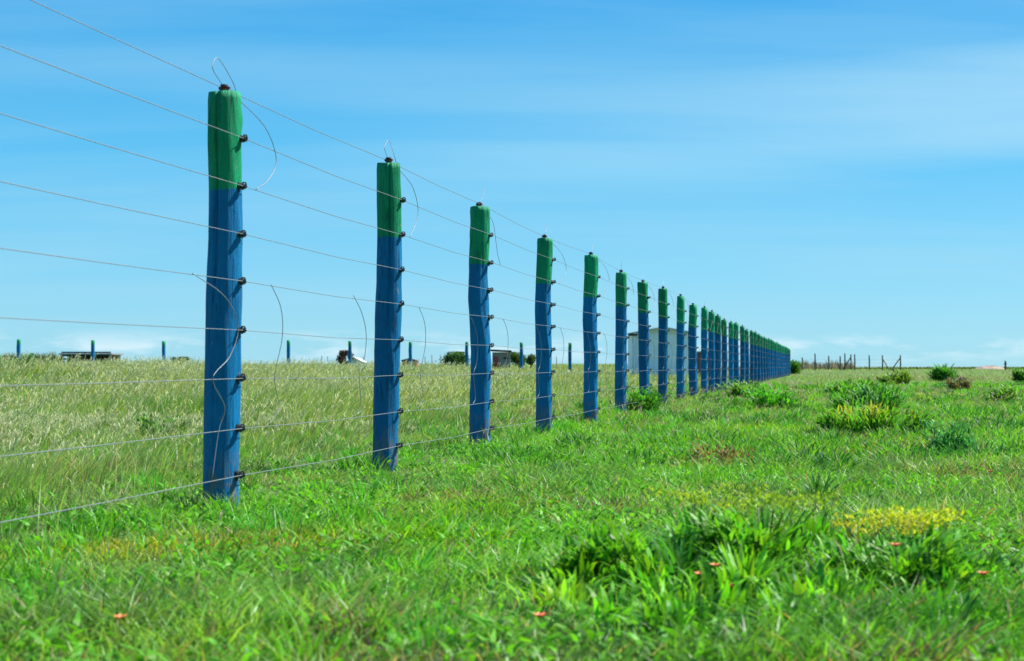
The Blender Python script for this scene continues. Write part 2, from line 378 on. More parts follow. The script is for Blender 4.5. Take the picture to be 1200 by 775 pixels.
# the wires: each one continuous, held by every post
names = ['topmost wire carried over the tops of the posts', 'second wire from the top, crossing the green part of the posts', 'third wire from the top, at the lower edge of the green paint',
         'fourth wire from the top of the fence', 'fifth wire from the top, where hanging jumpers start', 'sixth wire from the top, just above the far meadow',
         'seventh wire from the top, just below the horizon', 'eighth wire from the top, second above the grass', 'lowest wire, just above the grass at the foot of the posts']
for wi in range(9):
    pts = []
    first = Y1 - 6.6
    if wi == 0: zs = [H + .036] + [tp[2] + .036 for tp in tops]
    else: zs = [WZ[wi - 1]] * (len(tops) + 1)
    ds = [Y1 - 6.1] + [tp[1] for tp in tops]
    for j in range(len(ds) - 1):
        if wi > 0:
            z0a = gz(*post_at[max(j - 1, 0)][::-1]) * .4 if j else 0; z0b = gz(*post_at[j][::-1]) * .4
        else: z0a = z0b = 0
        for u in ((0, .5) if j else (0, .25, .5, .75)):
            d = ds[j] * (1 - u) + ds[j + 1] * u
            z = zs[j] * (1 - u) + zs[j + 1] * u + z0a * (1 - u) + z0b * u - .012 * 4 * u * (1 - u)
            off = 0 if wi == 0 else WOFF
            pts.append((X1 + SL * (d - Y1) + FN.x * off, d + FN.y * off, z))
    b = Bag(); b.tube(pts, .0022, 6)
    o = b.build('fence_wire', WIRE, None, True); tag(o, 'thin grey ' + names[wi], 'wire', 'wires strung along the long fence')

# ------------------------------------------------------------------ far fence posts across the left horizon
fx = [22, 109, 192, 265, 338, 410, 481, 547, 611, 668]
ft = [399, 400, 401, 400.5, 400, 401, 402, 402, 402.5, 403]
fl = ['standing left of the dark open shed, nearest the left edge', 'standing right in front of the dark open shed', 'standing alone, first to the right of the dark open shed',
      'almost hidden behind the nearest big post', 'standing alone midway between the two nearest big posts', 'standing beside the small tree and white hut',
      'standing by the small red cabin', 'standing just right of the round green bush', 'standing right of the tin roofed red shack', 'standing alone right of the shack bushes']
for k in range(10):
    D = 92 + k * 1.4
    p = at(fx[k], D); h = (430 - ft[k] + 1) / FPX * D + CAM_H - p.z
    t = thing('fence_post', 'distant blue post, ' + fl[k], 'fence post', p, frz, 'posts of the distant fence on the horizon')
    rnd = random.Random(500 + k); V, F = post_mesh(h, .125, rnd, 12, 10)
    V[:, 2] *= 1
    link_mesh('timber', np_mesh('timber', V, [np.array(q) for q in F], smooth=True), POSTF, t)

# ------------------------------------------------------------------ grass
def blades(P, h, w, az, ld, lean, bend, col, segs):
    """tapering bent blades; returns V,F,cols"""
    n = len(P); lv = np.linspace(0, 1, segs + 1)
    up = np.array([0, 0, 1.]); L2 = np.stack([np.cos(ld), np.sin(ld), 0 * ld], -1); Sd = np.stack([np.cos(az), np.sin(az), 0 * az], -1)
    rows = []
    for i, t in enumerate(lv):
        c = P + up * (h * (t - bend * t * t * .5))[:, None] + L2 * (h * lean * (t ** 1.7))[:, None]
        if i == segs: rows.append(c[:, None]); continue
        hw = w * .5 * (1 - t ** 2) * (0.75 + .6 * t)
        rows.append(np.stack([c - Sd * hw[:, None], c + Sd * hw[:, None]], 1))
    V = np.concatenate(rows, 1); k = V.shape[1]
    base = (np.arange(n) * k)[:, None]
    qs = [base + np.array([[2 * i, 2 * i + 1, 2 * i + 3, 2 * i + 2]]) for i in range(segs - 1)]
    F = []
    if qs: F.append(np.concatenate(qs))
    F.append(base + np.array([[2 * segs - 2, 2 * segs - 1, 2 * segs]]))
    cols = np.repeat(col[:, None], k, 1).reshape(-1, 3)
    return V.reshape(-1, 3), F[::-1] if len(F) > 1 else F, cols
def fan(n, y0, y1, pw, spread=.40, extra=1.0):
    """sample points in the view fan, density ~ y^-pw per m2"""
    e = 2 - pw; u = rng.random(n)
    y = (y0 ** e + u * (y1 ** e - y0 ** e)) ** (1 / e)
    x = (rng.random(n) * 2 - 1) * (spread * y + extra)
    return x, y
def hsvj(c, n, dv=.42, dh=.16):
    v = 1 + (rng.random((n, 1)) * 2 - 1) * dv; hh = (rng.random((n, 1)) * 2 - 1) * dh
    return np.clip(np.asarray(c) * v * (1 + hh * np.array([[.9, 0, -1]])), .002, .9)
LUSH = np.array([.125, .41, .014]); YEL = np.array([.24, .45, .018]); DEEP = np.array([.035, .18, .014]); GREY = np.array([.19, .33, .10])
STRAW = np.array([.42, .36, .17]); BROWN = np.array([.17, .105, .055])
def field_cols(x, y, s):
    n = len(x)
    a = fbm(x * .55, y * .55)[:, None]; b = fbm(x * 1.9 + 50, y * 1.3)[:, None]; c = fbm(x * .22 + 9, y * .16)[:, None]
    col = LUSH + (DEEP - LUSH) * sstep(.46, .66, b) * .8
    col = col + (YEL - col) * sstep(.50, .70, a) * .55
    dist = sstep(9, 40, y)[:, None]
    col = col + (np.array([.20, .38, .06]) - col) * dist * .60
    col = col + (GREY - col) * (sstep(.45, .7, c) * .55)
    lf = sstep(-.2, 1.3, s)[:, None]; col = col + (np.array([.22, .33, .13]) - col) * lf * .72
    col = col + (np.array([.29, .38, .13]) - col) * sstep(3, 9, s)[:, None] * sstep(16, 40, y)[:, None] * .55
    # yellow patch by the foot of the first post
    yp = np.exp(-(((x + 1.35) / .75) ** 2 + ((y - 6.0) / .45) ** 2))[:, None]; col = col + (np.array([.38, .34, .02]) - col) * yp * .9
    ol = (sstep(.42, .62, fbm(x * .16 + 60, y * .09 + 5)) * sstep(10, 26, y) * (s < 2))[:, None]; col = col + (np.array([.24, .25, .10]) - col) * ol * .7
    r = rng.random((n, 1))
    col = np.where(r < .06, STRAW * .8, col); br = (r > .955) & (x[:, None] > 1); col = np.where(br, BROWN * 1.3, col)
    wp = sstep(.60, .72, fbm(x * .75 + 140, y * .75 + 11))
    col = np.where(rng.random((n, 1)) < wp[:, None] * .5, np.array([.20, .17, .09]) * (.5 + rng.random((n, 1))), col)
    # dry reddish patches on the right
    dp = np.exp(-(((x - 3.9) / 1.0) ** 2 + ((y - 12.5) / 1.2) ** 2)) + np.exp(-(((x - 1.6) / .45) ** 2 + ((y - 11) / .6) ** 2))
    col = np.where(rng.random((n, 1)) < dp[:, None] * .45, BROWN * 1.5, col)
    return hsvj(col, n)
gb = Bag()
# short lush grass everywhere, four depth bands
for (cnt, y0, y1, pw, segs, wk) in ((210000, 2.4, 11, 1.2, 3, 1.0), (240000, 9, 40, 1.5, 2, 1.0), (190000, 34, 240, 1.35, 1, 1.0)):
    x, y = fan(cnt, y0, y1, pw)
    s = left_of(x, y); n = len(x)
    cl = fbm(x * 2.6, y * 2.6)
    keep = rng.random(n) < .35 + 1.0 * sstep(.3, .6, cl); x, y, s, cl = x[keep], y[keep], s[keep], cl[keep]; n = len(x)
    z = ground(x, y)
    tall = sstep(.3, 6, s)
    nf = 1 - .55 * np.exp(-(s / .9) ** 2) * (y < 13)
    h = nf * (.045 + .085 * rng.random(n) ** 1.5 + .07 * sstep(.5, .75, cl)) * (1 + 1.0 * tall) * (1 + .35 * sstep(15, 60, y))
    wd = np.where(y < 11, .0055 + .006 * rng.random(n) ** 1.6 , .0045 + .004 * rng.random(n)) * np.maximum(1, y / 9.5) ** .85
    ld = np.where(rng.random(n) < .35, rng.normal(.1, .7, n), rng.random(n) * 6.28)
    V, F, K = blades(np.stack([x, y, z - .01], -1), h, wd, rng.random(n) * 6.28, ld, .25 + .9 * rng.random(n), .9 * rng.random(n), field_cols(x, y, s), segs)
    gb.add(V, F, K)
g = gb.build('grass', GRASS); tag(g, 'short lush green grass covering the field', 'grass', kind='stuff')

# tall wild meadow grass beyond the fence
tb = Bag()
# taller tufts standing out of the short turf
ct = 2600; tx, ty = fan(ct, 3.4, 60, 1.45); kk = rng.random(ct) < .25 + .9 * sstep(.45, .65, fbm(tx * .7 + 77, ty * .7)); kk &= ~((ty < 5.6) & (tx > -.2)); tx, ty = tx[kk], ty[kk]; m_ = 40
tr = .05 + .09 * rng.random(len(tx)); tcol = np.stack([DEEP * 1.3, LUSH * .8, LUSH, GREY * .8, DEEP * 2])[rng.integers(0, 5, len(tx))]
x = np.repeat(tx, m_) + rng.normal(0, 1, len(tx) * m_) * np.repeat(tr, m_) * .6; y = np.repeat(ty, m_) + rng.normal(0, 1, len(tx) * m_) * np.repeat(tr, m_) * .6
n = len(x); h = np.repeat((.09 + .10 * rng.random(len(tx))) * (1 + .5 * sstep(8, 30, ty)), m_) * (.6 + .6 * rng.random(n)); ld = np.arctan2(y - np.repeat(ty, m_), x - np.repeat(tx, m_)) + rng.normal(0, .5, n)
V, F, K = blades(np.stack([x, y, ground(x, y) - .01], -1), h, (.004 + .0035 * rng.random(n)) * np.maximum(1, y / 10) ** .85, rng.random(n) * 6.28, ld, .2 + .6 * rng.random(n), .6 * rng.random(n), hsvj(np.repeat(tcol, m_, 0), n), 3)
gb2 = Bag(); gb2.add(V, F, K); g = gb2.build('grass_tufts', GRASS); tag(g, 'longer tufts of grass standing out of the short turf', 'grass', kind='stuff')
for (cnt, y0, y1, pw, segs) in ((150000, 4.6, 20, 1.0, 3), (130000, 18, 85, 1.3, 2)):
    x, y = fan(cnt, y0, y1, pw); x = np.where(rng.random(cnt) < .6, -np.abs(x), x)
    s = left_of(x, y); n = len(x)
    keep = rng.random(n) < sstep(.2, 4.2, s + 2.2 * (fbm(x * .8, y * .8) - .5)) * (.45 + .55 * sstep(.3, .6, fbm(x * 1.7, y * 1.7)))
    x, y, s = x[keep], y[keep], s[keep]; n = len(x)
    vv = fbm(x * .45 + 200, y * .30); h = (.20 + .28 * rng.random(n)) * (.45 + 1.05 * sstep(.3, .68, vv)) * (.55 + .45 * sstep(.3, 5, s))
    wd = (.0045 + .003 * rng.random(n)) * np.maximum(1, y / 9) ** .8
    c = np.array([.20, .36, .09]); yy = sstep(11, 34, y)[:, None]
    col = hsvj(c + (np.array([.34, .42, .16]) - c) * yy, n, .3, .1); gp = sstep(.5, .66, fbm(x * .5 + 90, y * .28 + 33))[:, None]; col = col + (hsvj([.10, .27, .04], n) - col) * gp * .8; col = np.where(rng.random((n, 1)) < .13, STRAW, col)
    V, F, K = blades(np.stack([x, y, ground(x, y) - .01], -1), h, wd, rng.random(n) * 6.28, rng.normal(.15, .9, n), .2 + .7 * rng.random(n), .7 * rng.random(n), col, segs)
    tb.add(V, F, K)
g = tb.build('tall_grass', GRASS); tag(g, 'tall pale wild grass growing beyond the fence', 'tall grass', kind='stuff')

# flowering stalks with feathery heads
sb = Bag()
def stalks(x, y, hgt, colH, nh):
    n = len(x); z = ground(x, y)
    ld = rng.normal(.1, .6, n); lean = .15 + .45 * rng.random(n); az = rng.random(n) * 6.28
    P = np.stack([x, y, z], -1); wk = np.maximum(1, y / 10) ** .85
    V, F, K = blades(P, hgt, .0032 * wk, az, ld, lean, .25 + 0 * x, hsvj([.26, .30, .12], n, .2), 3); sb.add(V, F, K)
    L2 = np.stack([np.cos(ld), np.sin(ld), 0 * ld], -1)
    for j in range(nh):
        t = .68 + .32 * (j + .5) / nh
        c = P + np.array([0, 0, 1.]) * (hgt * (t - .125 * t * t))[:, None] + L2 * (hgt * lean * t ** 1.7)[:, None]
        L_ = (.035 + .03 * rng.random(n)) * (1.15 - .5 * (j / nh)) * np.minimum(wk, 2.2) ** .5
        V, F, K = blades(c, L_, .0065 * wk, rng.random(n) * 6.28, rng.normal(.1, 1.2, n), .6 + .5 * rng.random(n), .3 + 0 * x, hsvj(colH, n, .2, .06), 2)
        sb.add(V, F, K)
for (cnt, y0, y1, pw, nh) in ((12000, 4.5, 16, 1.0, 7), (26000, 14, 80, 1.2, 4)):
    x, y = fan(cnt, y0, y1, pw); x = np.where(rng.random(cnt) < .6, -np.abs(x), x); s = left_of(x, y)
    keep = rng.random(cnt) < sstep(.3, 4.5, s) * (.35 + .65 * sstep(.4, .62, fbm(x * .9 + 3, y * .9))); x, y, s = x[keep], y[keep], s[keep]
    stalks(x, y, (.30 + .36 * rng.random(len(x)) ** 1.3) * (.6 + .75 * sstep(.3, .68, fbm(x * .45 + 200, y * .30))) * (.6 + .4 * sstep(.5, 7, s)), [.50, .55, .30], nh)
x, y = fan(2600, 4, 40, 1.0); s = left_of(x, y); k = (s < 1.5) & (rng.random(len(x)) < .12 + .6 * sstep(10, 25, y)); stalks(x[k], y[k], .14 + .16 * rng.random(k.sum()), [.36, .34, .2], 4)
g = sb.build('seeding_grass', HEAD); tag(g, 'pale feathery seed heads swaying above the tall meadow grass', 'seed heads', kind='stuff')

# small broad clover like leaves in the foreground turf
cb = Bag()
x, y = fan(34000, 2.6, 14, 1.2); k = rng.random(len(x)) < (.12 + sstep(.42, .62, fbm(x * 1.4 + 31, y * 1.4))) * (1 - .85 * sstep(-.2, .8, left_of(x, y))); x, y = x[k], y[k]; n = len(x)
V, F, K = blades(np.stack([x, y, ground(x, y) + .02 + .06 * rng.random(n)], -1), .02 + .03 * rng.random(n), .014 + .012 * rng.random(n), rng.random(n) * 6.28, rng.random(n) * 6.28, .8 + 1.2 * rng.random(n), .6 + 0 * x, hsvj([.10, .34, .02], n, .35, .15), 3)
cb.add(V, F, K)
# low broad leaved weeds dotted through the right hand field
for _ in range(110):
    y0_ = 10 * (6.5 ** rng.random()); x0_ = (rng.random() * .42 - .06) * y0_ + .2
    if left_of(x0_, y0_) > -.5: continue
    R0 = (.10 + .30 * rng.random()) * (1 + y0_ / 50); n = int(90 + 160 * rng.random()); a = rng.random(n) * 6.28; q_ = R0 * np.sqrt(rng.random(n))
    x = x0_ + q_ * np.cos(a); y = y0_ + q_ * np.sin(a) * 1.2; hh = (.06 + .16 * rng.random()) * (1 - .6 * (q_ / R0) ** 2)
    kc = [(.04, .19, .02), (.10, .30, .02), (.03, .14, .03), (.08, .26, .03), (.07, .24, .03)][rng.integers(0, 5)]
    V, F, K = blades(np.stack([x, y, ground(x, y) + hh * rng.random(n)], -1), .05 + .05 * rng.random(n), (.009 + .008 * rng.random(n)) * max(1, y0_ / 14), rng.random(n) * 6.28, a + rng.normal(0, .6, n), .3 + 1.0 * rng.random(n), .4 + 0 * x, hsvj(kc, n), 3)
    cb.add(V, F, K)
g = cb.build('clover', LEAF); tag(g, 'small round leaved ground weeds mixed into the short grass', 'ground cover', kind='stuff')

# ------------------------------------------------------------------ shrubs and weeds
def bush(name, label, cat, px, D, wpx, hpx, col, leaf=None, dens=1.0, group=None, sink=0.0, col2=None, seed=1, upright=.5):
    """leaf clumps on branching stems; wpx/hpx are photo sizes used to get the real size at depth D"""
    r = np.random.default_rng(seed); p = at(px, D); wd = wpx / FPX * D; ht = hpx / FPX * D
    t = thing(name, label, cat, (p.x, p.y, p.z - sink), 0, group)
    st = Bag(); tips = []
    ns = max(12, int(20 * dens))
    mo = [(wd * .42 * (2 * r.random() - 1), wd * .3 * (2 * r.random() - 1), (.35 + .7 * r.random())) for _ in range(8)]
    for i in range(ns):
        mx_, my_, mh_ = mo[i % 8]; a = r.random() * 6.28; rr = wd * .14 * math.sqrt(r.random()); hh = ht * mh_ * (.5 + .55 * r.random())
        e = np.array([mx_ + rr * math.cos(a), my_ + rr * math.sin(a), hh]); b0 = np.array([e[0] * .8, e[1] * .8, 0])
        pts = [b0, b0 * .5 + e * .5 + np.array([0, 0, .06 * ht]), e]; st.tube(pts, max(.004, .012 * ht), 5, .002 + .003 * ht)
        for u in (.12, .35, .55, .75, .9, 1): tips.append((b0 * (1 - u) + e * u, .10 + .12 * r.random()))
    st.build('stems', STEM, t)
    lf = leaf or max(.035, .05 * wd); nl = int(len(tips) * (5 + 1.5 * dens))
    idx = r.integers(0, len(tips), nl); base = np.array([tips[i][0] for i in idx]); sp = np.array([tips[i][1] for i in idx]) * ht * 1.1
    P = base + r.normal(0, 1, (nl, 3)) * sp[:, None] * np.array([1.15, 1.15, .8]); P[:, 2] = np.clip(P[:, 2], .01, ht * 1.08)
    ld = np.arctan2(P[:, 1], P[:, 0]) + r.normal(0, .8, nl)
    c = 1.35 * np.array(col) * (.7 + .6 * r.random((nl, 1))) * (1 + .12 * r.normal(0, 1, (nl, 3)))
    if col2 is not None: c = np.where((r.random((nl, 1)) < .5) & (P[:, 2:3] > ht * .62), np.array(col2) * (.8 + .4 * r.random((nl, 1))), c)
    h = lf * (.6 + .8 * r.random(nl))
    V, F, K = blades(P, h * upright * 1.6, h * .32, ld + 1.57 + r.normal(0, .4, nl), ld, .3 + 1.2 * r.random(nl), .5 + 0 * h, np.clip(c, .004, .9), 3)
    b = Bag(); b.add(V, F, K); b.build('foliage', LEAF, t)
    return t
G1 = (.06, .26, .02); G2 = (.13, .36, .02); G3 = (.04, .14, .02)
bush('bush', 'yellow tipped wide green shrub in the middle of the right field', 'bush', 1022, 16.0, 124, 34, (.07, .22, .02), .07, 1.7, sink=.03, col2=(.26, .31, .05), seed=3, upright=1.1)
bush('bush', 'fresh green shrub directly behind the yellow tipped wide shrub', 'bush', 1018, 22.0, 76, 30, (.05, .19, .02), .085, 1.3, seed=4, upright=1.0)
bush('bush', 'light green low bush left of the fresh green shrub, farther back', 'bush', 993, 36, 74, 22, (.08, .22, .03), .16, 1.4, seed=5)
bush('bush', 'small dark leafy bush close to the right of the fence row', 'bush', 908, 25.0, 46, 26, G1, .10, 1.3, seed=6)
bush('bush', 'small pale green sprawling bush at the fence foot behind the seventh post', 'bush', 878, 33, 50, 20, (.08, .2, .03), .12, 1.2, seed=7)
bush('bush', 'bright green bush growing on the horizon of the right field', 'bush', 1107, 75, 30, 15, (.045, .18, .03), .22, 1.2, seed=8, upright=.9)
bush('bush', 'dull grey brown dry bush right of centre in the right field', 'bush', 1123, 45, 22, 15, (.10, .10, .055), .12, 1.2, seed=9)
bush('bush', 'yellow green bush low on the far field left of the bright horizon bush', 'bush', 1047, 62, 34, 15, (.10, .2, .03), .2, 1.1, seed=10)
bush('bush', 'dark green bush cut by the right edge of the view', 'bush', 1197, 70, 16, 14, G3, .2, 1.1, seed=11)
bush('bush', 'dark round bush at the far end of the post row', 'bush', 927, 128, 15, 13, G3, .35, 1.2, seed=12)
bush('bush', 'leafy green bush at the foot of the seventh post', 'bush', 752, 24.0, 36, 26, (.05, .19, .02), .09, 1.3, seed=13)
bush('weed', 'dark green leafy weed patch amid tall grass left of the nearest post', 'weed', 172, 14.5, 90, 26, (.05, .17, .03), .09, 1.4, seed=14)
bush('bush', 'low green bush at the far left edge under the horizon', 'bush', 16, 40, 44, 14, (.05, .18, .03), .14, 1.2, seed=15, sink=-.28)
bush('weed', 'blue green broad leaved weed standing in the right part of the field', 'weed', 1113, 11.8, 50, 38, (.045, .20, .06), .05, 1.2, seed=16, upright=.9)
bush('weed', 'dry reddish brown weed in short grass between fence and shrubs', 'weed', 848, 11.3, 66, 30, (.13, .10, .05), .045, .5, seed=17)
bush('weed', 'bright green weed on the field near the right edge', 'weed', 1178, 30, 26, 22, (.09, .22, .03), .1, 1.0, seed=18)
bush('weed', 'small yellowish weed near the right edge behind the dry grass', 'weed', 1085, 28, 22, 14, (.12, .24, .03), .09, 1.0, seed=19)

def strap(name, label, px, D, hpx, nl, col, wide=.022, spread=.8, group=None, seed=1, flowers=0, tops=None, cat='plant', arch=1.0, leafy=False):
    r = np.random.default_rng(seed); p = at(px, D); ht = hpx / FPX * D
    t = thing(name, label, cat, (p.x, p.y, p.z - .01), 0, group)
    ld = r.random(nl) * 6.28; h = ht * (.7 + .5 * r.random(nl)); le = (.15 + spread * r.random(nl)) 
    c = np.clip(1.45 * np.array(col) * (.5 + 1.0 * r.random((nl, 1))) * (1 + .1 * r.normal(0, 1, (nl, 3))), .004, .8)
    P = np.stack([.05 * np.cos(ld) * r.random(nl), .05 * np.sin(ld) * r.random(nl), 0 * ld], -1)
    if leafy:
        R_ = .15 * np.sqrt(r.random(nl)); P = np.stack([R_ * np.cos(ld), R_ * np.sin(ld), ht * .62 * r.random(nl) * (1 - .5 * R_ / .15)], -1); h = (.06 + .07 * r.random(nl)); le = le * .8
    V, F, K = blades(P, h, wide * (.7 + .6 * r.random(nl)), ld + 1.57 + r.normal(0, .25, nl), ld, le, (.2 + .8 * le) * arch, c, 6)
    b = Bag(); b.add(V, F, K); b.build('leaves', LEAF, t)
    for j in range(flowers):
        a = r.random() * 6.28; R = ht * .55 * math.sqrt(r.random()); e = np.array([1.25 * R * math.cos(a), R * math.sin(a), ht * (.70 + .16 * r.random())])
        b = Bag(); b.tube([e * .1, e * .55 + np.array([0, 0, ht * .05]), e], .003, 5); b.build('flower_stem', STEM2, t)
        m_ = 46; th = r.random(m_) * 6.28; q = np.sqrt(r.random(m_)) * ht * .24
        Q = np.stack([e[0] + q * np.cos(th), e[1] + q * np.sin(th), e[2] + .01 - .1 * q + .04 * r.random(m_)], -1)
        V, F, K = blades(Q, .010 + .012 * r.random(m_), .010 + 0 * q, r.random(m_) * 6.28, r.random(m_) * 6.28, .9 + 0 * q, .3 + 0 * q, np.array(tops or (.42, .40, .03)) * (.7 + .6 * r.random((m_, 1))), 2)
        b = Bag(); b.add(V, F, K); b.build('flower_head', LEAF, t)
    return t
STEM2 = plain('green_stem', (.09, .2, .03), .6, 0, .2, 20)
strap('strap_leaf_plant', 'lone small rosette of long pale green leaves left of the weed clump', 576, 5.05, 40, 12, (.13, .28, .09), .022, .9, seed=21)
strap('strap_leaf_plant', 'weed with long bright arching leaves at the left end of the clump', 676, 4.75, 58, 11, (.17, .32, .10), .026, 1.5, seed=22)
strap('strap_leaf_plant', 'dark narrow spiky leaved weed standing behind the right weed clump', 958, 8.2, 44, 26, (.025, .10, .02), .022, .7, seed=23)
strap('strap_leaf_plant', 'small upright grassy tuft left of the spiky weed, behind the clump', 898, 13.2, 16, 18, (.05, .16, .02), .02, .6, seed=24)
GL = 'broad strap leaved weed in the dense clump on the lower right of the field'
gs = 'strap leaved weeds of the foreground clump'
rr = random.Random(5); sd_ = 40
for (px, D, hp, nl) in [(rr.randint(670, 960), rr.uniform(4.45, 5.6), rr.randint(65, 105), 22) for _ in range(18)] + [(rr.randint(860, 1010), rr.uniform(4.35, 4.7), rr.randint(50, 75), 22) for _ in range(5)] + [(rr.randint(980, 1150), rr.uniform(4.5, 5.2), rr.randint(50, 80), 20) for _ in range(9)] + [(690, 5.0, 60, 22), (720, 4.9, 60, 22), (765, 5.0, 70, 24), (815, 4.7, 74, 24), (868, 5.0, 80, 24), (940, 4.9, 70, 24), (970, 5.1, 60, 22), (1060, 4.75, 60, 24), (705, 4.7, 72, 26), (735, 5.1, 84, 30), (752, 4.75, 88, 30), (778, 5.3, 84, 30), (800, 4.9, 104, 32), (830, 5.4, 92, 30), (852, 4.85, 110, 34), (880, 5.3, 98, 32),
                        (905, 4.8, 96, 30), (925, 4.55, 82, 28), (955, 4.5, 78, 28), (985, 4.75, 84, 28), (1005, 4.4, 70, 26), (1100, 4.9, 84, 30), (1128, 4.7, 66, 24), (660, 5.1, 48, 16)]:
    sd_ += 1; D += .45 * ((sd_ % 3) - 1)
    strap('strap_leaf_plant', GL, px + rr.uniform(-12, 12), D - .12, hp * .92, 62, rr.choice([(.06, .21, .012), (.09, .27, .015), (.025, .12, .012), (.13, .31, .02), (.035, .16, .012), (.05, .19, .01)]), rr.uniform(.016, .024), rr.uniform(.5, 1.1), gs, sd_, leafy=(sd_ % 5 != 0))
strap('flowering_weed', 'flat yellow flowered weed at the right end of the foreground clump', 1078, 5.15, 84, 32, (.05, .2, .015), .026, .6, None, 60, 13, (.42, .50, .03), 'weed')
strap('flowering_weed', 'weed with smaller orange yellow flower heads just left of the flat yellow one', 1042, 5.1, 80, 26, (.05, .19, .015), .024, .5, None, 61, 7, (.42, .44, .04), 'weed')
strap('flowering_weed', 'green yellow topped weed at the back middle of the foreground clump', 895, 5.3, 104, 32, (.06, .2, .015), .026, .7, None, 62, 9, (.22, .36, .03), 'weed')
strap('flowering_weed', 'pale yellow topped weed at the back left of the foreground clump', 815, 5.35, 104, 32, (.06, .21, .015), .026, .7, None, 63, 8, (.26, .38, .04), 'weed')
strap('strap_leaf_plant', 'dark upright brown stemmed weed between the two yellow flowered groups', 1005, 5.4, 84, 14, (.05, .07, .02), .02, .35, None, 64)
bush('weed', 'bushy round leaved weed filling the left middle of the foreground clump', 'weed', 745, 5.0, 150, 66, (.07, .23, .015), .05, 1.8, seed=70, upright=.7)
bush('weed', 'bushy round leaved weed filling the right middle of the foreground clump', 'weed', 880, 5.05, 150, 72, (.07, .23, .015), .05, 1.8, seed=71, upright=.7)
bush('weed', 'bushy leafy weed below the flat yellow flowers', 'weed', 1050, 4.8, 150, 60, (.07, .23, .015), .05, 1.6, seed=72, upright=.7)

# small orange blossoms low in the grass
ORG = plain('orange_petal', (.75, .20, .06), .6, 0, .15, 60)
def blossom(label, px, D, z, s=1.0, seed=1):
    r = random.Random(seed); p = at(px, D)
    t = thing('wildflower', label, 'flower', p, 0, 'small orange blossoms in the grass')
    b = Bag(); b.tube([(0, 0, 0), (.006, 0, z * .5), (0, 0, z)], .0016, 5); b.build('flower_stem', STEM2, t)
    b = Bag(); na = 7; R = .017 * s
    for j in range(na):
        a = j * 6.283 / na; c, s_ = math.cos(a), math.sin(a); u = np.array([c, s_, 0]); v = np.array([-s_, c, 0]); o = np.array([0, 0, z])
        b.add([o, o + u * R * .55 + v * R * .34 + (0, 0, R * .5), o + u * R * 1.1 + (0, 0, R * .7), o + u * R * .55 - v * R * .34 + (0, 0, R * .5), o + u * R * .5 + (0, 0, R * .25)], [[(0, 4, 1), (1, 4, 2), (2, 4, 3), (3, 4, 0)]])
    b.build('petals', ORG, t)
for i, (lab, px, D, z) in enumerate([('small orange blossom, left of the trio under the foreground clump', 820, 4.45, .09), ('small orange blossom, uppermost of the trio under the foreground clump', 838, 4.5, .11),
        ('small orange blossom, lowest of the trio under the foreground clump', 853, 4.4, .06), ('small salmon blossom just below the flat yellow flowers', 1048, 4.55, .17),
        ('small orange blossom at the right foot of the foreground clump', 1150, 4.5, .09), ('lone orange blossom low in the grass near the bottom left corner', 143, 3.9, .05),
        ('lone yellow orange blossom in the grass below the lone rosette', 633, 3.95, .05), ('small orange blossom far back in the dry grass by the right edge', 1160, 9.3, .06)]):
    blossom(lab, px, D, z + .02, 1.25, i)

# ------------------------------------------------------------------ far buildings and trees
GREYM = plain('grey_sheet', (.82, .88, .92), .5, .1, .08, 2); WHITE = plain('white_sheet', (.62, .66, .68), .5, 0, .05, 2)
DARKW = plain('dark_planks', (.035, .03, .028), .85, 0, .4, 3); RED = plain('red_paint', (.30, .05, .04), .7, 0, .2, 2)
TIN = plain('dull_tin', (.22, .21, .20), .5, .2, .25, 2); PALEW = plain('pale_wood', (.34, .31, .27), .85, 0, .3, 6)
def gable(b, x0, x1, y0, y1, ze, zr, th=.06):
    xm = (x0 + x1) / 2
    for a, c, za, zc in ((x0, xm, ze, zr), (xm, x1, zr, ze)):
        V = [(a, y0, za), (c, y0, zc), (c, y1, zc), (a, y1, za), (a, y0, za + th), (c, y0, zc + th), (c, y1, zc + th), (a, y1, za + th)]
        b.add(V, [[(0, 3, 2, 1), (4, 5, 6, 7), (0, 1, 5, 4), (2, 3, 7, 6), (1, 2, 6, 5), (3, 0, 4, 7)]])
# corrugated barn behind the fence
D = 98; p = at(775, D); u = D / FPX
t = thing('metal_barn', 'pale grey corrugated metal barn with a low white roof behind the fence row', 'barn', (p.x, p.y, 0))
b = Bag(); x0, x1 = -31 * u, 35 * u; zt = CAM_H + 39 * u; n_ = 70
pts = []
for i in range(n_ * 2 + 1):
    xx = x0 + (x1 - x0) * i / (n_ * 2); pts.append((xx, -.02 if i % 2 else .015))
V = [(a, c, -.4) for a, c in pts] + [(a, c, zt) for a, c in pts]; m_ = len(pts)
b.add(V, [[(i, i + 1, m_ + i + 1, m_ + i) for i in range(m_ - 1)]]); b.box(x0, x1, .05, 6, -.4, zt - .01); b.build('wall', GREYM, t)
b = Bag(); gable(b, x0 - .35, x1 + .3, -.5, 6.3, zt, zt + .42); b.add([(x0, -.03, zt), (x1, -.03, zt), ((x0 + x1) / 2, -.03, zt + .42)], [[(0, 1, 2)]]); b.build('roof', WHITE, t)
b = Bag(); b.box(x0 - .45, x0 + .12, -.62, .3, zt - .16, zt - .02); b.build('eave_board', DARKW, t)
b = Bag(); b.box(x0 - .22, x0 - .08, -.3, -.16, -.4, zt - .16); b.build('corner_column', WHITE, t)
p = at(826, 104); u = 104 / FPX
t = thing('lean_to', 'small dark open lean-to glimpsed between posts right of the barn', 'shed', (p.x, p.y, p.z))
b = Bag(); b.box(-8 * u, 10 * u, 0, 2, -.3, CAM_H + 17 * u - p.z); b.build('wall', DARKW, t)
